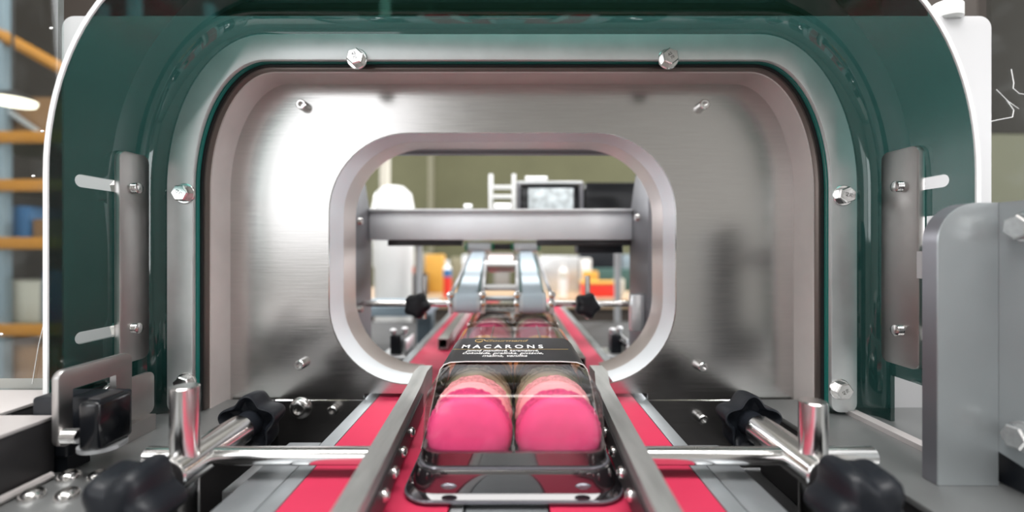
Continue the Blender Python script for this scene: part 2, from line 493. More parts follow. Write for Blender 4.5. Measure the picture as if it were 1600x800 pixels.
# ------------------------------------------------------------------ clamps with star knobs
def knob_mb(o, ax, phase, r0=17, a=3.4, n=5, h=22):
    """o = hub end, axis points from hub to domed top"""
    o = Vector(o); ax = Vector(ax).normalized(); u = Vector((1, 0, 0)); w = ax.cross(u)
    N = 70; rings = []
    def ring(t, off, amp=1.0):
        out = []
        for k in range(N):
            th = 2 * math.pi * k / N
            r = r0 + off + a * amp * math.cos(n * th + phase)
            out.append(o + ax * t + (u * math.cos(th) + w * math.sin(th)) * r)
        return out
    body = [ring(7 + 5, -10, .3), ring(7 + 4, -4.2, .9), ring(7 + .6, -2.2), ring(7, -1.2), ring(7.4, -.2), ring(9, .2), ring(7 + h * .6, -.6), ring(7 + h * .82, -1.8), ring(7 + h * .95, -4.2), ring(7 + h, -8, .6)]
    m = MB().loft(body)
    return m
def hub_mb(o, ax):
    return MB().lathe(o, ax, [(7.5, 0), (7.9, .6), (8.6, 8), (9, 14)], 28)
def clamp(x, lab, ph1, ph2, ztop=56):
    z = 12
    t = thing('rod_clamp', lab, 'clamp', (x, 250, -62))
    part('clamp_body', MB().cyl((x, 229, z), (x, 291, z), 9.8, seg=36, ch=.9), 'rod_steel', t)
    part('end_collar', MB().lathe((x, 229.2, z), (0, -1, 0), [(9.2, 0), (9.2, .8), (7.2, 1.2), (6.2, 1.2), (6.2, 6)], 32), 'dark_metal', t)
    part('upright_rod', MB().cyl((x + 1, 241, -62), (x + 1, 241, ztop), 6.9, seg=32, ch=.6), 'rod_steel', t)
    for nm_y, d, ph in ((291, 1, ph1), (225, -1, ph2)):
        k = part('star_knob', knob_mb((x, nm_y, z), (0, d, 0), ph, 17.5, 2.5), 'black_plastic', t, 'black five lobed star knob', sm=50)
        part('hub', hub_mb((x, nm_y, z), (0, d, 0)), 'black_plastic', k)
    return t
clamp(-177, 'steel rod clamp with two black star knobs beside the black latch', math.pi * 1.5 + math.pi, 0.6)
clamp(161, 'steel rod clamp with two black star knobs beside the tall grey channel', math.pi * .5, 2.2, 48)

# ------------------------------------------------------------------ tunnel entrance: hood, flange, box
HW, TOP, RX, RY = 284.0, CAMZ + 182.0, 91.0, 136.0
def aoff(o, zb, n=22):
    return arch(HW - o, TOP - o, max(10, RX - o), max(10, RY - o), zb, n)
def sweep(section, zb, n=22):
    """section: closed list of (inward offset, y)"""
    rings = []
    cols = [aoff(o, zb, n) for o, y in section]
    for i in range(len(cols[0])):
        rings.append([Vector((cols[j][i][0], section[j][1], cols[j][i][1])) for j in range(len(section))])
    return MB().loft(rings)
hood = thing('tunnel_hood', 'smoky green transparent plastic hood arching over the tunnel mouth', 'hood', (0, 315, 0))
TH = 3.0
inner = [(0, 275), (0, 338)] + [(15 * (1 - math.cos(a)), 338 + 15 * math.sin(a)) for a in [math.radians(v) for v in (15, 30, 45, 60, 75, 90)]] + [(34, 353)]
outer = [(34, 357)] + [(15 - 19 * math.cos(a), 338 + 19 * math.sin(a)) for a in [math.radians(v) for v in (90, 75, 60, 45, 30, 15)]] + [(-TH, 338), (-TH, 275)]
hs = part('hood_sheet', sweep(inner + outer, .3), 'hood_sheet', hood, sm=40)
cut = []
def slot(side, zc, y0, y1, h):
    pts = []
    for k in range(9):
        a = math.pi / 2 + math.pi * k / 8
        pts.append((y0 + h / 2 + h / 2 * math.cos(a), zc + h / 2 * math.sin(a)))
    for k in range(9):
        a = -math.pi / 2 + math.pi * k / 8
        pts.append((y1 - h / 2 + h / 2 * math.cos(a), zc + h / 2 * math.sin(a)))
    x0, x1 = (side * 270, side * 295)
    return MB().prism(pts, 'yz', min(x0, x1), max(x0, x1))
for s in (-1, 1):
    cut.append(slot(s, CAMZ + 44.5, 291, 336, 8.4))
    cut.append(slot(s, CAMZ - 59, 291, 336, 8.0))
    cut.append(MB().box(min(s * 276, s * 295), max(s * 276, s * 295), 260, 336, -10, 35))
cut.append(MB().box(276, 295, 280, 310, CAMZ + 2, CAMZ + 22))
boolcut(hs, cut)
part('front_edge', sweep([(-.1, 273.9), (-.1, 275.1), (-TH + .1, 275.1), (-TH + .1, 273.9)], 35), 'hood_edge_white', hood, 'pale sawn front edge of the hood')
part('rear_edge', sweep([(34, 353.4), (34, 356.6), (35.5, 356.6), (35.5, 353.4)], .5), 'teal_edge', hood, 'bright teal inner edge of the sheet')
# strap plates in the hood
for s, y0, y1 in ((-1, 319, 345), (1, 307.5, 339)):
    zc = CAMZ - 6.5; hh = 77 if s < 0 else 78
    poly = rrect((y0 + y1) / 2, zc, (y1 - y0) / 2, hh, 6)
    xa, xb = (s * 279.2, s * 283.6)
    st = part('strap_plate', MB().prism(poly, 'yz', min(xa, xb), max(xa, xb), .6), 'strap_steel', hood, 'upright steel strap plate')
    yb = (y0 + y1) / 2 - 1
    for zb in (CAMZ + 44.5, CAMZ - 59):
        placed('bolt', STUD, (s * 279.2, yb, zb), (-s, 0, 0), st)
    for zb in (CAMZ + 44.5, CAMZ - 59): part('nut', MB().lathe((s * 288, yb, zb), (s, 0, 0), [(6, 0), (6, 4)], 6), 'bolt_steel', hood)

fl = thing('flange_frame', 'satin steel arched flange bolted around the tunnel mouth', 'frame', (0, 350, 2))
def arch_strip(o0, o1, zb, n=22, rounded=4):
    a = aoff(o0, zb + rounded, n); b = aoff(o1, zb + rounded, n)
    pl = a[:]
    xr0, xr1 = a[-1][0], b[-1][0]
    def foot(xa, xb):
        s = 1 if xb > xa else -1; w = abs(xb - xa); r = rounded
        out = []
        for k in range(1, 6):
            t = math.pi / 2 * k / 5; out.append((xa + s * (r - r * math.cos(t)), zb + r - r * math.sin(t)))
        for k in range(0, 5):
            t = math.pi / 2 * k / 5; out.append((xb - s * (r - r * math.sin(t)), zb + r - r * math.cos(t)))
        return out
    pl += foot(xr0, xr1) + list(reversed(b)) + foot(b[0][0], a[0][0])
    return pl
part('frame_plate', MB().prism(arch_strip(15, 35, 2, rounded=7), 'xz', 349, 353, .5), 'flange_steel', fl)
for i, (px, py) in enumerate(((556, 90), (1046, 90), (285, 302), (1321, 305), (287, 600), (1316, 610))):
    p = P(px, py, 346)
    b = placed('bolt', HEX, (p.x, 349, p.z), (0, -1, 0), fl, .3 + i * .37)
    mk = bpy.data.objects.new('marking', MARK); COL.objects.link(mk); mk.parent = b; mk.location = (0, 0, .00695); BASE[mk] = BASE[fl]

bx = thing('tunnel_box', 'brushed stainless steel box lining behind the arched flange', 'housing', (0, 380, -45))
part('gasket', sweep([(33, 357.1), (33, 358.8), (37, 358.8), (37, 357.1)], .6), 'gasket', bx, 'thin black rubber gasket')
part('trim_ring', sweep([(34, 358.8), (34, 364), (38.5, 364), (38.5, 358.8)], .6), 'trim_brown', bx)
part('side_wall', sweep([(37.5, 364), (37.5, 389), (39.5, 389), (39.5, 364)][::-1], -3), 'wall_steel', bx)
OC, OHW, OT, OB, OR = -8.3, 151.0, CAMZ + 100.6, 11.5, 70.0
op_poly = rrect(OC, (OT + OB) / 2, OHW, (OT - OB) / 2, OR, 14)
up = part('back_panel', MB().prism(arch(HW - 37, TOP - 37, RX - 37, RY - 37, -1.5, 22), 'xz', 389, 391.5), 'panel_steel', bx, 'brushed stainless back panel')
boolcut(up, [MB().prism(op_poly, 'xz', 380, 400), MB().box(-89, 84, 380, 400, -10, 60), MB().box(-129, 118, 380, 400, -10, 4)])
part('lower_panel', MB().prism([(-247, -61), (-61, -61), (-61, -13), (-129, -13), (-129, -2.4), (-247, -2.4)], 'xz', 389.6, 391.5), 'panel_steel', bx)
part('lower_panel', MB().prism([(247, -61), (49, -61), (49, -13), (118, -13), (118, -2.4), (247, -2.4)], 'xz', 389.6, 391.5), 'panel_steel', bx)
for (px, py) in ((466, 160), (1105, 160), (463, 573), (1103, 577), (1103, 660), (515, 646)):
    p = P(px, py, 378); placed('socket_screw', SOCK, (p.x, 389, p.z), (0, -1, 0), bx)
p = P(465, 641, 384)
placed('plug_screw', button_mesh('plug_screw', 9.5, 5), (p.x, 389.5, p.z), (0, -1, 0), bx)

hp = single('housing_panel', MB().prism(rrect(12, 137, 380, 183, 10), 'xz', 366, 369, .6), 'housing_paint',
            'pale housing panel standing behind the green hood', 'panel', (12, 367, -46))
boolcut(hp, [MB().prism(arch(HW - 35.5, TOP - 35.5, RX - 35.5, RY - 35.5, -60, 22), 'xz', 360, 380)])
p = P(1478, 12, 372)
single('cap_knob', MB().lathe((p.x, 372, 318), (0, 0, 1), [(9, 0), (11, 2), (11, 12), (9, 15), (4, 16)], 24), 'white_plastic',
       'small white cap knob on top edge of the housing panel', 'knob', (p.x, 372, 318))

# tunnel liner, open in the middle of its foot where pack and rails pass
def liner(y0, y1, th, inset=0.0):
    pin = rrect(OC, (OT + OB) / 2, OHW - inset, (OT - OB) / 2 - inset, OR - inset, 14)
    pout = rrect(OC, (OT + OB) / 2, OHW - inset + th, (OT - OB) / 2 - inset + th, OR - inset + th, 14)
    seq = list(range(45, 60)) + list(range(0, 45))
    rings = []
    for i in seq:
        a, b = pin[i], pout[i]
        if a[1] < OB + 3 and -88 < a[0] < 85: continue
        rings.append([Vector((a[0], y0, a[1])), Vector((b[0], y0, b[1])), Vector((b[0], y1, b[1])), Vector((a[0], y1, a[1]))])
    return MB().loft(rings)
t = thing('tunnel_liner', 'white rounded plastic tunnel liner set in the steel back panel', 'liner', (OC, 420, 7))
part('liner_ring', liner(391.6, 424, 5), 'liner_white', t, sm=30)
part('steel_ring', liner(424.2, 457, 5), 'ring_steel', t, 'brownish steel ring behind the white liner', sm=30)
single('cross_bar', MB().box(-150, 140, 459, 470, CAMZ + 97, CAMZ + 103, 1), 'post_steel',
       'dark thin crossbar along the top of the tunnel exit', 'bar', (0, 465, CAMZ + 97))

# ------------------------------------------------------------------ macaron packs
PCX, PY0, PY1 = 1.0, 225.0, 443.0
PYC = (PY0 + PY1) / 2
def film_ring(z, hw, yf, yb, r, n=7):
    """rounded rectangle ring at height z; yf / yb front and back"""
    return [Vector((x, y, z)) for x, y in rrect(PCX, (yf + yb) / 2, hw, (yb - yf) / 2, r, n)]
def ellip(c, rx, ry, rz, n=12, m=8):
    rings = []
    for j in range(1, m):
        a = -math.pi / 2 + math.pi * j / m
        rings.append([Vector((c[0] + rx * math.cos(a) * math.cos(2 * math.pi * k / n), c[1] + ry * math.cos(a) * math.sin(2 * math.pi * k / n), c[2] + rz * math.sin(a))) for k in range(n)])
    return MB().loft(rings)

def macaron_meshes(col):
    """axis +Z local, thickness 24, radius 22.5"""
    rnd = random.Random(hash(col) % 1000 + 3)
    sh = MB(); pr = [(21.8, 3.8), (22.3, 4.8), (22.0, 6.4), (20.6, 8.4), (18.0, 10.1), (14.2, 11.3), (8, 12.1), (.01, 12.3)]
    sh.lathe((0, 0, 0), (0, 0, 1), pr, 40)
    ft = MB(); N = 72; rings = []
    for (r, z) in ((20.5, 1.2), (22.8, 1.4), (23.6, 2.3), (23.3, 3.4), (22.2, 4.4)):
        rings.append([Vector(((r + rnd.uniform(-.7, .7)) * math.cos(2 * math.pi * k / N), (r + rnd.uniform(-.7, .7)) * math.sin(2 * math.pi * k / N), z + rnd.uniform(-.25, .25))) for k in range(N)])
    ft.loft(rings)
    cr = MB().lathe((0, 0, 0), (0, 0, 1), [(18, -1.6), (21.2, -1.4), (21.8, 0), (21.2, 1.4), (18, 1.6)], 36)
    return (sh.mesh('shell', 'shell_' + col, (0, 0, 0), 60), ft.mesh('ruffled_foot', 'foot_' + col, (0, 0, 0), 60), cr.mesh('filling', 'cream_' + col, (0, 0, 0), 60))
MAC = {c: macaron_meshes(c) for c in ('pink', 'rose', 'vanilla', 'brown', 'caramel', 'apricot')}
def macaron(col, x, y, z, tilt, spin, label, group):
    sh, ft, cr = MAC[col]
    r = bpy.data.objects.new('macaron', None); COL.objects.link(r); r.empty_display_size = .01
    r.location = W(x, y, z); r.rotation_euler = (math.pi / 2 - tilt, spin, random.uniform(-.05, .05))
    props(r, label, 'macaron', group)
    for nm, me, fl_ in (('shell', sh, 0), ('shell', sh, 1), ('ruffled_foot', ft, 0), ('ruffled_foot', ft, 1), ('filling', cr, 0)):
        o = bpy.data.objects.new(nm, me); COL.objects.link(o); o.parent = r
        if fl_: o.rotation_euler = (math.pi, 0, 0)
    return r
ROWC = ['pink', 'rose', 'vanilla', 'brown', 'caramel', 'apricot', 'apricot']
ROWN = ['bright pink macaron in front row', 'light rose macaron in second row', 'pale vanilla macaron in third row', 'brown macaron in fourth row',
        'caramel macaron in fifth row', 'apricot macaron in sixth row', 'apricot macaron in seventh row']

def pack(dy, plab, tail, tail2, grp):
    t = thing('macaron_pack', plab, 'package', (PCX, PYC + dy, .3), )
    def R(z, hw, f, b, r): return [v + Vector((0, dy, 0)) for v in film_ring(z, hw, PY0 + f, PY1 - b, r)]
    lid = MB().loft([R(17.2, 50.2, 7.2, 7.2, 12), R(30, 49.2, 8.4, 8.4, 11.5), R(46, 48.4, 10.4, 10, 11), R(50.0, 47.8, 11.6, 11, 11), R(52.4, 46.6, 13.6, 12.5, 10.5),
                     R(54.2, 44.8, 18, 15, 10), R(55.5, 42.6, 28, 19, 9.5), R(56.4, 40.5, 42, 22, 9), R(57.0, 37, 58, 27, 8)], cap=False)
    lid.add(R(57.0, 37, 58, 27, 8), [tuple(range(len(R(57.0, 37, 58, 27, 8))))])
    part('clear_lid', lid, 'clear_film', t, 'clear glossy plastic lid', sm=60)
    def T(z, hw, f, r, dip=0):
        out = []
        for v in R(z, hw, f, f, r):
            k = max(0, min(1, (abs(v.x - PCX) - 28) / 8.0)); out.append(v - Vector((0, 0, dip * k)))
        return out
    tray = MB().loft([T(.4, 55.5, 2, 14), T(1.2, 57.6, 0, 15), T(3.4, 57.4, .2, 15), T(4.4, 54.2, 4.2, 13), T(13.5, 52.6, 4.9, 12.5), T(15.4, 52.0, 5.4, 12.5),
                      T(16.4, 50.0, 7.8, 12), T(25.6, 49.6, 8.3, 11, 2.2), T(25.6, 47.6, 11, 10, 2.2), T(3.0, 46.8, 12, 9)])
    part('smoke_tray', tray, 'smoke_film', t, 'glossy smoke black plastic tray', sm=45)
    for z, hw, f, r in ((2.4, 57.6, -.1, 15), (16.0, 51.0, 6.8, 12.5)):
        ring = R(z, hw, f, f, r); part('moulded_rim', MB().tube(ring + [ring[0]], .8, 8), 'film_ridge', t)
    wav = [v for v in T(25.8, 49.7, 8.2, 11, 2.2) if v.y < PY0 + dy + 30]
    wav.sort(key=lambda v: v.x)
    part('tray_lip', MB().tube(wav, .45, 6), 'clear_film', t)
    fe = [v + Vector((0, -.1, 0)) for v in R(51.6, 47.0, 12.6, 11.6, 11) if v.y < PY0 + dy + 18]
    fe.sort(key=lambda v: v.x)
    part('lid_ridge', MB().tube(fe, .9, 8), 'clear_film', t)
    for x in (-32.5, 36.5):
        part('snap_button', ellip((x, PY0 + dy + 4.4, 8.2), 4.2, 1.2, 1.5), 'film_ridge', t)
    ribs = []
    for xx in (-18, 22):
        part('lid_rib', MB().tube([(PCX + xx, PY1 + dy - 22, 56.9), (PCX + xx, PY1 + dy - 82, 57.3)], .9, 8), 'clear_film', t)
    # sleeve
    sl = thing('paper_sleeve', 'black printed paper sleeve around ' + tail, 'sleeve', (PCX, PY0 + dy + 97, .2))
    y0, y1 = PY0 + dy + 59.5, PY0 + dy + 135
    half = [(0, 58.1), (30, 58.1), (40, 57.6), (44.2, 56.0), (46.6, 53.2), (48.2, 48), (54, 20), (58.6, 3), (58.2, .25), (0, .2)]
    prof = half + [(-x, z) for x, z in reversed(half[1:-1])]
    def pr(o):
        return [(PCX + x - (o if x > 0 else -o if x < 0 else 0), z - (o if z > 30 else -0)) for x, z in prof]
    a = pr(0); b = pr(.35)
    m = MB(); n = len(a)
    m.loft([[Vector((x, yy, z)) for x, z in l] for l, yy in ((a, y0), (a, y1), (b, y1), (b, y0), (a, y0))], cap=False)
    part('band', m, 'paper_black', sl, sm=45)
    top_edge = [(PCX + x, y0 - .1, z) for x, z in reversed(half[:8])] + [(PCX - x, y0 - .1, z) for x, z in half[1:8]]
    part('cut_edge', MB().tube(top_edge, .32, 6), 'paper_edge', sl, 'pale cut edge of the sleeve')
    def txt(nm, body, size, mat, x, y, wid, sh=0, bold=0.0):
        me = text_mesh(body, size, mat, nm, 0.02, shear=sh, bold=bold)
        xs = [v.co.x for v in me.vertices]; k = wid / 1000.0 / (max(xs) - min(xs))
        o = bpy.data.objects.new(nm, me); COL.objects.link(o); o.parent = sl
        o.location = (Vector((x, y + dy, 58.2)) - BASE[sl]) / 1000.0; o.scale = (k, 1, 1); BASE[o] = BASE[sl]
    txt('brand_lettering', 'Gourmand', 10, 'ink_gold', -5, 348, 33, .35, .15)
    part('brand_swirl', MB().tube([(-25 + 4.5 * math.cos(a_) * (1 - a_ / 12), 347 + dy + 6 * math.sin(a_) * (1 - a_ / 14), 58.3) for a_ in [k * .35 for k in range(20)]], .35, 5), 'ink_gold', sl)
    txt('title_lettering', 'M A C A R O N S', 15.5, 'ink_white', -7, 327, 59, 0, .28)
    part('gold_rule', MB().box(-42, 40, 318.3 + dy, 319.1 + dy, 58.15, 58.25), 'ink_gold', sl)
    txt('flavour_lettering', 'jemné mandlové, karamelové,', 8.5, 'ink_white', -6.6, 314.5, 51, .3, .06)
    txt('flavour_lettering', 'čokoláda, pralinka, pistácie,', 8.5, 'ink_white', -6.4, 307, 55, .3, .06)
    txt('flavour_lettering', 'malina, vanilka', 8.5, 'ink_white', -5, 299.5, 30, .3, .06)
    for r in range(7):
        for sx in (-1, 1):
            macaron(ROWC[r], PCX + sx * 24.6, PY0 + dy + 24.5 + 25.6 * r, 27.5 + random.uniform(0, .6), .02, random.uniform(0, 6), ROWN[r] + (', latch side' if sx < 0 else ', channel side') + ', ' + tail2, grp)
pack(0, 'clear lidded macaron pack with black sleeve entering the tunnel mouth', 'the pack entering the tunnel', 'pack entering tunnel', 'macarons in the pack entering the tunnel')
pack(226, 'clear lidded macaron pack under the pale blue pressing belts', 'the pack under the pressing belts', 'pack under pressing belts', 'macarons in the pack under the pressing belts')

# ------------------------------------------------------------------ latch on the left
t = thing('door_latch', 'black latch block on a bright steel bracket plate', 'latch', (-250, 265, 0))
br = part('bracket_plate', MB().prism(rrect(271, 40.5, 24, 21.5, 5), 'yz', -254, -250, .5), 'strap_steel', t, 'rounded steel bracket plate with window')
boolcut(br, [MB().box(-260, -245, 255, 283, 10, 50)])
placed('stud', STUD_BIG, (-250, 251, 25), (1, 0, 0), t)
part('latch_block', MB().box(-234, -222.5, 241, 263, 20.5, 47, 2.2, 3), 'black_gloss', t)
part('latch_neck', MB().box(-255.5, -233.5, 259, 276, 16, 44, 1.5), 'black_plastic', t)
part('latch_cap', MB().box(-232, -225, 245, 260, 46.8, 48.0, .5), 'dark_metal', t)
part('base_disc', MB().lathe((-231, 253, 17.6), (0, 0, 1), [(9, 0), (11, .6), (11, 2.8)], 28), 'light_metal', t)
part('rear_block', MB().box(-277, -256, 258, 276, 9, 44, 2, 3), 'black_plastic', t)
part('foot', MB().box(-272, -258, 260, 274, .1, 9), 'black_plastic', t)
sm_ = thing('catch_plate', 'small rounded steel catch plate behind the black latch', 'plate', (-262, 305, 0))
part('plate', MB().prism(rrect(307, 26, 20, 15, 5), 'yz', -264, -261, .4), 'strap_steel', sm_)
part('foot', MB().box(-268, -256, 290, 322, .1, 11.2), 'strap_steel', sm_)
placed('socket_screw', SOCK, (-261, 296, 30), (1, 0, 0), sm_)
# raised side beam and guard window on the left
t = thing('side_beam', 'dark side beam with pale top plate under the scratched window', 'beam', (-400, 180, 0))
part('beam', MB().box(-520, -262, 60, 257, .2, 32, 1), 'dark_metal', t)
part('beam', MB().box(-520, -297.5, 257.2, 330, .2, 32, 1), 'dark_metal', t)
part('top_plate', MB().box(-520, -262, 60, 257, 32.2, 34.4, .5), 'lip_metal', t)
part('top_plate', MB().box(-520, -297, 257.2, 330, 32.2, 34.4, .5), 'lip_metal', t)
gv = [(-330 + 22 * math.cos(a), 262 + 14 * math.sin(a), 34.6) for a in [k * math.pi / 12 for k in range(0, 13)]]
part('groove_ring', MB().tube(gv, .7, 6), 'dark_metal', t)
def guard(x0, x1, y, z0, z1, label):
    t = thing('guard_window', label, 'window', ((x0 + x1) / 2, y, z0))
    part('pane', MB().box(x0, x1, y - 2, y + 2, z0, z1), 'guard_sheet', t)
    return t
g = guard(-700, -306, 304, 34.6, 420, 'clear scratched guard window standing before the storage racks')
part('scratch', MB().tube([P(50, 600, 301), P(60, 540, 301), P(72, 490, 301), P(80, 465, 301)], .25, 5), 'ink_white', g)
for (px, py) in ((80, 44), (2, 522), (52, 275), (66, 205), (40, 640)):
    part('dust_speck', ellip(P(px, py, 301.4), 1.4, .3, .9), 'ink_white', g)
g = guard(396, 780, 372, -4, 420, 'dim scratched guard window beside the pale housing panel')
for pth in ([(1557, 140), (1575, 158), (1592, 170)], [(1580, 108), (1584, 130), (1583, 138), (1592, 146), (1604, 148)], [(1546, 190), (1566, 186), (1582, 183), (1584, 172), (1572, 155)]):
    part('scratch', MB().tube([P(a, b, 369) for a, b in pth], .35, 5), 'ink_white', g)

# ------------------------------------------------------------------ tall channel on the right
t = thing('steel_channel', 'tall grey steel channel with rounded top corner', 'channel', (250, 235, 0))
poly = [(233, .2), (266, .2)] + [(266, CAMZ + 25)] + [(233 + 22 + 22 * math.cos(a), CAMZ + 3 + 22 * math.sin(a)) for a in [math.pi / 2 + math.pi / 2 * k / 10 for k in range(11)]]
part('back_plate', MB().prism(poly, 'xz', 245, 245.8), 'channel_paint', t, sm=25)
part('edge_web', MB().prism(poly, 'xz', 245.9, 254.5), 'channel_edge', t, sm=50)
yz = [(246, 19), (246, CAMZ + 25), (150, CAMZ + 25), (150, 10), (200, 10), (225, 14)]
part('side_plate', MB().prism(yz, 'yz', 266.2, 270), 'channel_paint', t)
placed('bolt', HEX, (266.2, 232.5, CAMZ - 98), (-1, 0, 0), t)
placed('bolt', HEX, (266.2, 231.5, CAMZ + 11), (-1, 0, 0), t, .4)
part('foot_block', MB().box(270.2, 300, 160, 250, .2, 30, 1), 'black_plastic', t)
part('mounting_tab', MB().box(271, 283, 254.6, 300, CAMZ - 20, CAMZ - 2), 'housing_paint', t)

# ------------------------------------------------------------------ beyond the tunnel
t = thing('press_frame', 'grey steel portal frame with brushed crossbeam beyond the tunnel', 'frame', (-12, 520, -62))
def side_plate(x, y0, y1, zt, ch):
    yz = [(y0, -62), (y1, -62), (y1, zt - ch), (y1 - ch * .55, zt), (y0, zt)]
    return MB().prism(yz, 'yz', x - 3, x + 3, .5)
part('post', side_plate(-174, 483, 545, 205, 40), 'post_steel', t)
part('post', side_plate(147, 473, 549, 215, 48), 'post_steel', t)
part('crossbeam', MB().box(-170.8, 143.8, 535, 555, CAMZ + 10, CAMZ + 43, 1), 'beam_steel', t, 'brushed steel crossbeam')
part('beam_lip', MB().box(-170.8, 143.8, 532, 556, CAMZ + 43.2, CAMZ + 47, .8), 'light_metal', t)
part('under_rail', MB().box(-150, -60, 540, 552, CAMZ + 3, CAMZ + 9.8, .5), 'dark_metal', t)
part('under_rail', MB().box(30, 143, 540, 552, CAMZ + 3, CAMZ + 9.8, .5), 'dark_metal', t)
part('valve_block', MB().box(82, 138, 556, 590, CAMZ - 6, CAMZ + 9.8, 1), 'black_plastic', t)
part('bracket', MB().box(130, 143.8, 485, 500, 40, 80, 1), 'light_metal', t)
for zz in (160, 62): placed('bolt', STUD, (-171, 500, zz), (1, 0, 0), t)
placed('bolt', STUD, (144, 510, 165), (-1, 0, 0), t)

# pressing belts
t = thing('pressing_conveyor', 'pair of narrow pale blue pressing belts on a white framework', 'conveyor', (-8, 640, 60))
A = Vector((0, 492, 70.5)); B = Vector((0, 722, 116)); dirv = (B - A).normalized()
for cx0, cx1, bars in ((-49, -54, ((-67, -66), (-32, -41))), (22.5, 22.5, ((5.5, 8), (43.5, 38)))):
    rr = 11.5
    a = Vector((cx0, A.y, A.z)); b = Vector((cx1, B.y, B.z))
    hwid = 10.5
    bp = []
    up_ = Vector((0, -dirv.z, dirv.y))
    for k in range(13):
        th = math.pi / 2 + math.pi * k / 12
        bp.append(a + (up_ * math.sin(th) + dirv * math.cos(th)) * rr)
    for k in range(13):
        th = -math.pi / 2 + math.pi * k / 12
        bp.append(b + (up_ * math.sin(th) + dirv * math.cos(th)) * 9)
    m = MB(); m.loft([[p + Vector((-hwid, 0, 0)) for p in bp], [p + Vector((hwid, 0, 0)) for p in bp]])
    part('pressing_belt', m, 'blue_belt', t, sm=50)
    part('roller', MB().cyl(a + Vector((-14.5, 0, 0)), a + Vector((14.5, 0, 0)), 11.0, seg=28, ch=1), 'pale_drum', t)
    for x0, x1 in bars:
        p0 = Vector((x0, A.y - 2, A.z + 8)); p1 = Vector((x1, B.y - 20, B.z + 4))
        part('side_bar', MB().tube([p0, p1], 2.3, 8), 'light_metal', t)
        part('axle_block', MB().box(x0 - 2.5, x0 + 2.5, A.y - 4, A.y + 4, A.z - 12, A.z + 12, .8), 'light_metal', t)
        placed('bolt', STUD, Vector((x0, A.y - 4, A.z)), (0, -1, 0), t)
        placed('bolt', STUD, Vector((x0, A.y - 4, A.z + 9)), (0, -1, 0), t)
    part('slide_bed', MB().loft([[a + Vector((x_, 16, z_)) for x_, z_ in ((-15, -6), (15, -6), (15, 5), (-15, 5))], [b + Vector((x_, -16, z_)) for x_, z_ in ((-15, -6), (15, -6), (15, 5), (-15, 5))]]), 'teal_dark', t)
    part('end_shell', MB().box(b.x - 20, b.x + 20, 738, 760, CAMZ - 6, CAMZ + 10, 3), 'light_metal', t)
    for s in (-1, 1): part('end_cap', MB().box(b.x + s * 22 - 2, b.x + s * 22 + 2, 736, 762, CAMZ - 4, CAMZ + 9, 1), 'green_plastic', t)
part('shell_bridge', MB().box(-31, 0, 740, 758, CAMZ - 3, CAMZ + 8, 1), 'dark_metal', t)
for yy, zz, r_, xa, xb in ((522, 84, 3.2, -33, 7), (640, 107, 4.6, -40, 8)):
    part('tie_rod', MB().cyl((xa, yy, zz), (xb, yy, zz), r_, seg=16), 'white_plastic', t)
for yy, zz in ((545, 70), (600, 80)):
    part('tie_plate', MB().box(-36, 6, yy, yy + 22, zz - 4, zz, 1), 'bed_metal', t)
part('motor', MB().cyl((-38, 690, 108), (4, 690, 108), 15, seg=28, ch=3), 'ring_steel', t)
part('cross_rod', MB().cyl((-168, 518, 66), (-66, 518, 66), 3.6, seg=16), 'rod_steel', t)
part('cross_rod', MB().cyl((46, 518, 66), (142, 518, 66), 3.6, seg=16), 'rod_steel', t)
for x, zlo in ((-106, 40), (84, 36)):
    k = part('star_knob', knob_mb((x, 512, 66), (0, -1, 0), .5, 13.5, 1.4, 5, 16), 'black_plastic', t, sm=50)
    part('upright_rod', MB().cyl((x + 4, 522, 48), (x + 4, 522, 98), 3, seg=14), 'rod_steel', t)
# far guide rails (open square tubes)
def sq_tube(x, y0, y1, z, h):
    m = MB(); w = 1.2
    for (a0, a1, b0, b1) in ((-h, h, -h, -h + w), (-h, h, h - w, h), (-h, -h + w, -h + w, h - w), (h - w, h, -h + w, h - w)):
        m.box(x + a0, x + a1, y0, y1, z + b0, z + b1)
    return m
for x, lab in ((-88, 'hollow square guide tube beyond the tunnel on the belt near the white reel'), (71, 'hollow square guide tube beyond the tunnel on the belt near the red crate')):
    t = thing('guide_tube', lab, 'guide rail', (x, 760, 0))
    part('tube', sq_tube(x, 470 if x > 0 else 570, 1000, 8.5, 6.5), 'rail_steel', t, sm=20)
    part('foot', MB().box(x - 4, x + 4, 700, 720, .1, 2.2), 'rail_steel', t)
# sensors beside the far belts
def sensor(x, y, s, lab, hose, bw):
    t = thing('sensor_bracket', lab, 'sensor', (x, y, -30))
    part('bracket', MB().box(x - bw, x + bw, y - 24, y + 26, -8, -4, 1), 'light_metal', t)
    part('post', MB().box(x - 8, x + 8, y - 8, y + 8, -62, -8), 'light_metal', t)
    part('sensor_body', MB().box(x - 6, x + 8, y - 10, y + 8, -4, 20, 1.5), 'black_plastic', t)
    part('arm_plate', MB().box(x + bw - 3, x + bw, y - 18, y + 26, -4, 16, 1), 'light_metal', t)
    for dx in (-3, 9): part('pin', MB().lathe((x + dx, y - 2 + dx, 18), (0, 0, 1), [(2.5, 0), (2.5, 4), (4, 5), (4.2, 8), (2.5, 10)], 14), 'light_metal', t)
    if hose:
        part('plug', MB().cyl((x + 14, y - 16, 6), (x + 30, y - 34, -2), 4, seg=14), 'white_plastic', t)
        part('blue_hose', MB().tube([(x + 30, y - 34, -2), (x + 40, y - 42, 0), (x + 56, y - 40, 4), (x + 70, y - 30, -10)], 2.6, 8), 'blue_hose', t)
        part('cable', MB().cyl((x + 6, y - 8, 12), (x + 16, y - 18, 6), 3.4, seg=12), 'black_gloss', t)
sensor(-148, 575, 1, 'black sensor on a light bracket beside the belt near the blue grey bench', False, 17)
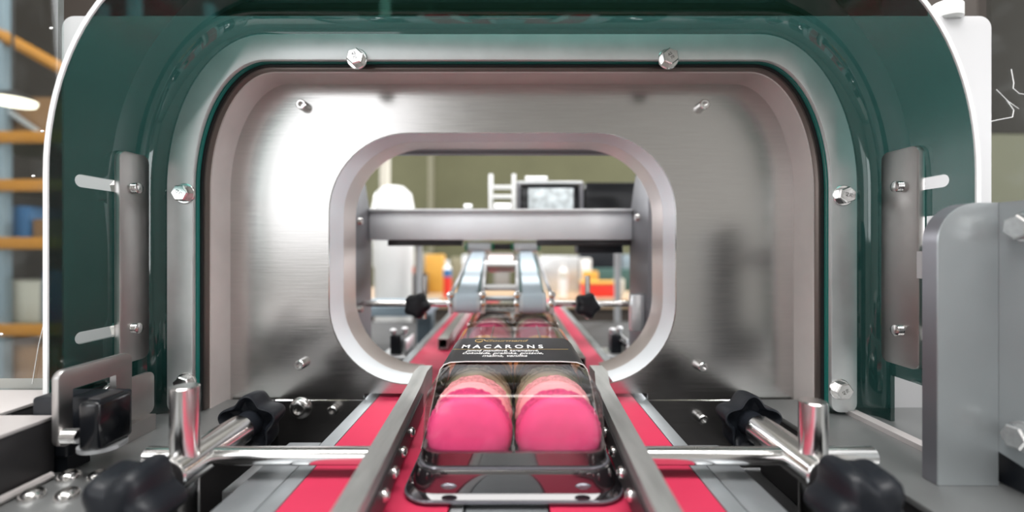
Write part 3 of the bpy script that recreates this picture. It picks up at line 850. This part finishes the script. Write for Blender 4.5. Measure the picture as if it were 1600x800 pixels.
sensor(132, 580, 1, 'black sensor with blue hose on a bracket beside the belt', True, 14)
part_side = [(-131, -119.5), (108, 121)]
# background furniture beyond the press
def pbox(name, mat, px0, py0, px1, py1, d, depth, label, cat, bev=3, group=None, zfloor=None):
    a = P(px0, py0, d); b = P(px1, py1, d)
    z0 = b.z if zfloor is None else zfloor
    return single(name, MB().box(a.x, b.x, d, d + depth, z0, a.z, bev), mat, label, cat, ((a.x + b.x) / 2, d + depth / 2, z0), group)
# shelf behind the crossbeam carrying printer gear
zs = CAMZ + 50
t = thing('equipment_stand', 'grey equipment stand hidden behind the brushed crossbeam', 'stand', (40, 760, FL))
part('shelf', MB().box(-260, 290, 690, 860, zs - 12, zs - .2, 1), 'machine_paint', t)
for x in (-255, 275):
    for y in (1190, ):
        part('leg', MB().box(x, x + 14, y, y + 14, FL, zs - 12), 'machine_paint', t)
    part('bracket', MB().box(x, x + 14, 690, 1204, zs - 30, zs - 12.2), 'machine_paint', t)
t = thing('label_printer', 'black label printer with a pale framed display', 'printer', (70, 730, zs))
part('body', MB().box(12, 108, 716, 790, zs, CAMZ + 102, 4), 'black_gloss', t)
part('display', MB().box(26, 98, 713.5, 716.2, zs + 10, CAMZ + 96, 1.5), 'screen_glass', t, 'pale grey display')
for x in (10, 110): part('side_post', MB().box(x - 3, x + 3, 708, 716, zs, CAMZ + 104, 1), 'post_steel', t)
part('top_rail', MB().box(7, 113, 712, 724, CAMZ + 102.2, CAMZ + 107, 1.5), 'light_metal', t)
part('spool', MB().cyl((22, 740, CAMZ + 113), (58, 740, CAMZ + 113), 6, seg=18), 'white_plastic', t)
single('control_box', MB().box(117, 225, 712, 800, zs, CAMZ + 105, 2), 'black_gloss', 'matt black control box beside the label printer', 'box', (170, 750, zs))
t = thing('roll_stand', 'small white ladder shaped stand on the hidden shelf', 'stand', (-15, 715, zs))
for x in (-33.5, 3): part('upright', MB().box(x - 3.5, x + 3.5, 708, 716, zs, CAMZ + 118, 1), 'white_plastic', t)
for z in (CAMZ + 82, CAMZ + 97): part('rung', MB().box(-30, 0, 709, 715, z - 3.4, z + 3.4, 1), 'white_plastic', t)
part('roll', MB().cyl((-28, 724, CAMZ + 62), (-2, 724, CAMZ + 62), 11, seg=20), 'light_metal', t)
t = thing('dark_tray', 'low dark tray holding a pale roll behind the crossbeam', 'tray', (-70, 800, zs))
part('tray', MB().box(-125, -44, 780, 840, zs, zs + 16, 2), 'dark_metal', t)
part('roll', MB().cyl((-85, 800, zs + 22), (-72, 800, zs + 22), 7, seg=18), 'light_metal', t)
# white reel
t = thing('film_reel', 'big white film reel with rounded top near the grey post', 'reel', (-352, 1330, FL))
part('drum', MB().lathe((-352, 1330, FL), (0, 0, 1), [(55, 0), (55, 1020), (60, 1030), (60, 1200), (52, 1242), (30, 1262), (8, 1266)], 32), 'white_plastic', t)
part('base', MB().lathe((-352, 1330, FL), (0, 0, 1), [(110, 0), (110, 20), (60, 40)], 28), 'dark_metal', t)
# blue grey bench
t = thing('work_bench', 'blue grey steel bench with a corner post beside the belts', 'bench', (-260, 900, FL))
part('top', MB().box(-330, -150, 800, 930, 8, 26, 2), 'pale_blue_paint', t)
part('leg', MB().box(-330, -285, 802, 840, -62, 8, 2), 'pale_blue_paint', t)
part('leg', MB().box(-190, -160, 890, 928, -62, 8, 2), 'pale_blue_paint', t)
# packing table and clutter far behind
tz = CAMZ - 215
t = thing('packing_table', 'long tan wooden packing table far beyond the machine', 'table', (0, 2200, FL))
part('top', MB().box(-1150, 900, 1900, 2500, tz - 40, tz, 3), 'tan_wood', t)
part('front_panel', MB().box(-1100, 850, 1925, 1935, FL, tz - 40.5), 'dark_brown', t)
for x in (-1120, 860):
    for y in (1940, 2440): part('leg', MB().box(x, x + 40, y, y + 40, FL, tz - 40), 'machine_paint', t)
def clutter(name, mat, px0, py0, px1, d, depth, label, cat, bev=5):
    a = P(px0, py0, d); b = P(px1, py0, d)
    return single(name, MB().box(a.x, b.x, d, d + depth, tz + .2, a.z, bev), mat, label, cat, ((a.x + b.x) / 2, d + depth / 2, tz))
clutter('carton', 'amber_box', 664, 398, 692, 2150, 80, 'amber carton on the tan packing table', 'box')
clutter('dark_case', 'dark_metal', 615, 428, 664, 2000, 90, 'flat dark case on the tan packing table', 'box')
clutter('grey_tub', 'machine_paint', 590, 402, 634, 2200, 80, 'dull grey tub behind the flat dark case', 'box')
clutter('red_jar', 'red_crate', 635, 385, 645, 2120, 30, 'small red jar beside the grey tub', 'jar')
def bottle(px, d, h, cols, label):
    x = P(px, 0, d).x
    t = thing('bottle', label, 'bottle', (x, d, tz))
    part('body', MB().lathe((x, d, tz), (0, 0, 1), [(17, 0.2), (18, 6), (18, h * .55)], 18), cols[0], t)
    part('label_band', MB().lathe((x, d, tz + h * .55), (0, 0, 1), [(18.2, 0), (18.2, h * .2)], 18), cols[1], t)
    part('neck', MB().lathe((x, d, tz + h * .75), (0, 0, 1), [(18, 0), (12, h * .08), (9, h * .1), (9, h * .25)], 18), cols[2], t)
bottle(699, 1950, 165, ('red_crate', 'blue_paint', 'white_plastic'), 'small bottle with red base and blue band')
bottle(880, 1980, 150, ('white_plastic', 'cream_box', 'white_plastic'), 'white squat bottle near the red crate')
t = thing('red_crate', 'bright red crate on the tan packing table', 'crate', (P(937, 0, 1960).x, 2010, tz))
a = P(912, 444, 1960); b = P(962, 468, 1960)
part('shell', MB().box(a.x, b.x, 1960, 2060, tz + .2, a.z, 4), 'red_crate', t)
part('rim', MB().box(a.x - 5, b.x + 5, 1955, 2065, a.z, a.z + 9, 2), 'amber_box', t)
clutter('cream_carton', 'cream_box', 963, 436, 976, 1990, 60, 'narrow cream carton beside the red crate', 'box')
clutter('white_carton', 'light_metal', 845, 400, 905, 2250, 80, 'pale grey carton standing behind the squat bottle', 'box')
clutter('dark_box', 'teal_dark', 925, 420, 990, 2250, 70, 'dark teal box behind the red crate', 'box')
clutter('white_carton', 'white_plastic', 908, 404, 924, 2220, 60, 'slim white carton beside the dark teal box', 'box')
clutter('black_bin', 'black_plastic', 905, 385, 972, 2380, 60, 'tall black bin at the back of the packing table', 'bin')
clutter('amber_tray', 'amber_box', 912, 424, 935, 2100, 50, 'low amber tray behind the red crate', 'tray')
clutter('khaki_bag', 'khaki_box', 640, 395, 664, 2300, 80, 'khaki bag behind the amber carton', 'bag')
clutter('steel_canister', 'light_metal', 722, 398, 740, 2100, 50, 'shiny steel canister behind the blue banded bottle', 'canister')
for k, (px0, px1, py, mt, nm, lab) in enumerate((
    (585, 612, 415, 'dark_metal', 'dark_crate', 'dark crate on the packing table by the film reel'),
    (705, 722, 402, 'khaki_box', 'khaki_carton', 'khaki carton beside the steel canister'),
    (742, 760, 405, 'dark_brown', 'brown_case', 'dark brown case behind the pressing belts'),
    (772, 796, 400, 'machine_paint', 'grey_case', 'grey case framed between the pressing belts'),
    (806, 826, 408, 'dark_metal', 'dark_case', 'dark slim case behind the pressing belts'),
    (832, 846, 396, 'khaki_box', 'khaki_carton', 'khaki carton beside the pale carton'),
    (972, 1000, 398, 'pale_blue_paint', 'blue_grey_box', 'blue grey box at the table end past the black bin'))):
    clutter(nm, mt, px0, py, px1, 2400 + 12 * k, 60, lab, 'box')
single('wall_conduit', MB().box(-760, -715, 4060, 4098, FL, 2650, 4), 'khaki_box', 'dull khaki conduit running up the olive wall', 'conduit', (-738, 4080, FL))
single('pipe', MB().cyl((-425, 1500, FL), (-425, 1500, 1200), 17, seg=20), 'cream_box', 'pale upright pipe near the white film reel', 'pipe', (-425, 1500, FL))

# ------------------------------------------------------------------ storage rack seen through the left window
t = thing('pallet_rack', 'storage rack with pale blue uprights and orange beams', 'rack', (-2200, 2150, FL))
for x in (-2295, -1700):
    for y in (2000, 2500): part('upright', MB().box(x - 22, x + 22, y, y + 40, FL, 1500, 3), 'pale_blue_paint', t)
shelf = []
for py in (215, 290, 380, 515):
    z = P(0, py, 2000).z
    part('beam', MB().box(-2700, -1700, 1985, 1999, z - 26, z + 26, 3), 'orange_paint', t)
    part('deck', MB().box(-2700, -1700, 2041, 2499, z + 10, z + 22, 2), 'khaki_box', t); shelf.append(z + 22.2)
part('brace', MB().tube([P(-60, 20, 2010), P(110, 115, 2010)], 26, 8), 'orange_paint', t)
part('brace', MB().tube([P(0, 165, 2030), P(140, 260, 2030)], 12, 8), 'light_metal', t)
def rackbox(name, mat, px0, px1, k, h, label, cat, d=2060):
    a = P(px0, 0, d).x; b = P(px1, 0, d).x
    single(name, MB().box(a, b, d, d + 200, shelf[k], shelf[k] + h, 8), mat, label, cat, ((a + b) / 2, d + 100, shelf[k]))
rackbox('blue_bin', 'blue_paint', 10, 45, 2, 150, 'blue bin on an orange rack beam', 'bin')
rackbox('cardboard_box', 'cardboard', 50, 84, 2, 90, 'brown cardboard box beside the blue bin', 'box')
rackbox('white_carton', 'cream_box', -20, 62, 3, 190, 'wide cream carton on the lowest rack deck', 'box')
rackbox('blue_bin', 'blue_paint', 66, 84, 3, 240, 'narrow blue bin beside the wide cream carton', 'bin')
rackbox('cardboard_box', 'cardboard', -20, 84, 0, 180, 'brown cardboard box on the top rack deck', 'box')
single('cardboard_box', MB().box(-2700, -1800, 2060, 2400, FL, P(0, 540, 2060).z, 10), 'cardboard', 'large brown carton on the floor under the rack', 'box', (-2250, 2230, FL))
single('dark_backdrop', MB().box(-3900, -1750, 2700, 2760, FL, 2300, 5), 'dark_brown', 'tall dark backdrop added behind the storage rack', 'partition', (-2800, 2730, FL))  # made-up sheet, added to keep the view behind the rack dark
p = P(20, 158, 1800)
t = thing('pendant_lamp', 'warm glowing pendant lamp above the storage rack', 'lamp', (p.x, p.y, p.z))
part('shade', MB().lathe((p.x, p.y, p.z), (0, 0, 1), [(74, 2), (70, 8), (40, 30), (12, 42)], 28), 'dark_metal', t)
part('bulb_disc', MB().lathe((p.x, p.y, p.z), (0, 0, 1), [(66, -10), (70, 0), (72, 5)], 28), 'lamp_glow', t)
part('cord', MB().cyl((p.x, p.y, p.z + 40), (p.x, p.y, 2650), 5, seg=8), 'dark_metal', t)
# right side background
single('dark_cabinet', MB().box(1560, 2500, 1500, 1900, P(0, 210, 1500).z + 2, 2300, 8), 'dark_brown', 'dark brown cabinet seen through the dim guard window', 'cabinet', (2000, 1700, P(0, 210, 1500).z + 2))
single('khaki_cabinet', MB().box(1550, 2500, 1490, 1900, FL, P(0, 210, 1500).z, 8), 'khaki_box', 'khaki base cabinet beneath the dark brown cabinet', 'cabinet', (2000, 1700, FL))

# hall lamps on the ceiling
def ceiling_lamp(x, y, sx, sy, label):
    t = thing('ceiling_lamp', label, 'lamp', (x, y, 2640), 'hall ceiling lamps')
    part('frame', MB().box(x - sx - 30, x + sx + 30, y - sy - 30, y + sy + 30, 2600, 2650), 'white_plastic', t)
    part('diffuser', MB().box(x - sx, x + sx, y - sy, y + sy, 2592, 2599), 'panel_glow', t)
for x, y in ((-2600, -2200), (2600, -2200), (-2600, 1000), (2600, 1000)):
    ceiling_lamp(x, y, 900, 160, 'long white ceiling lamp lighting the hall')
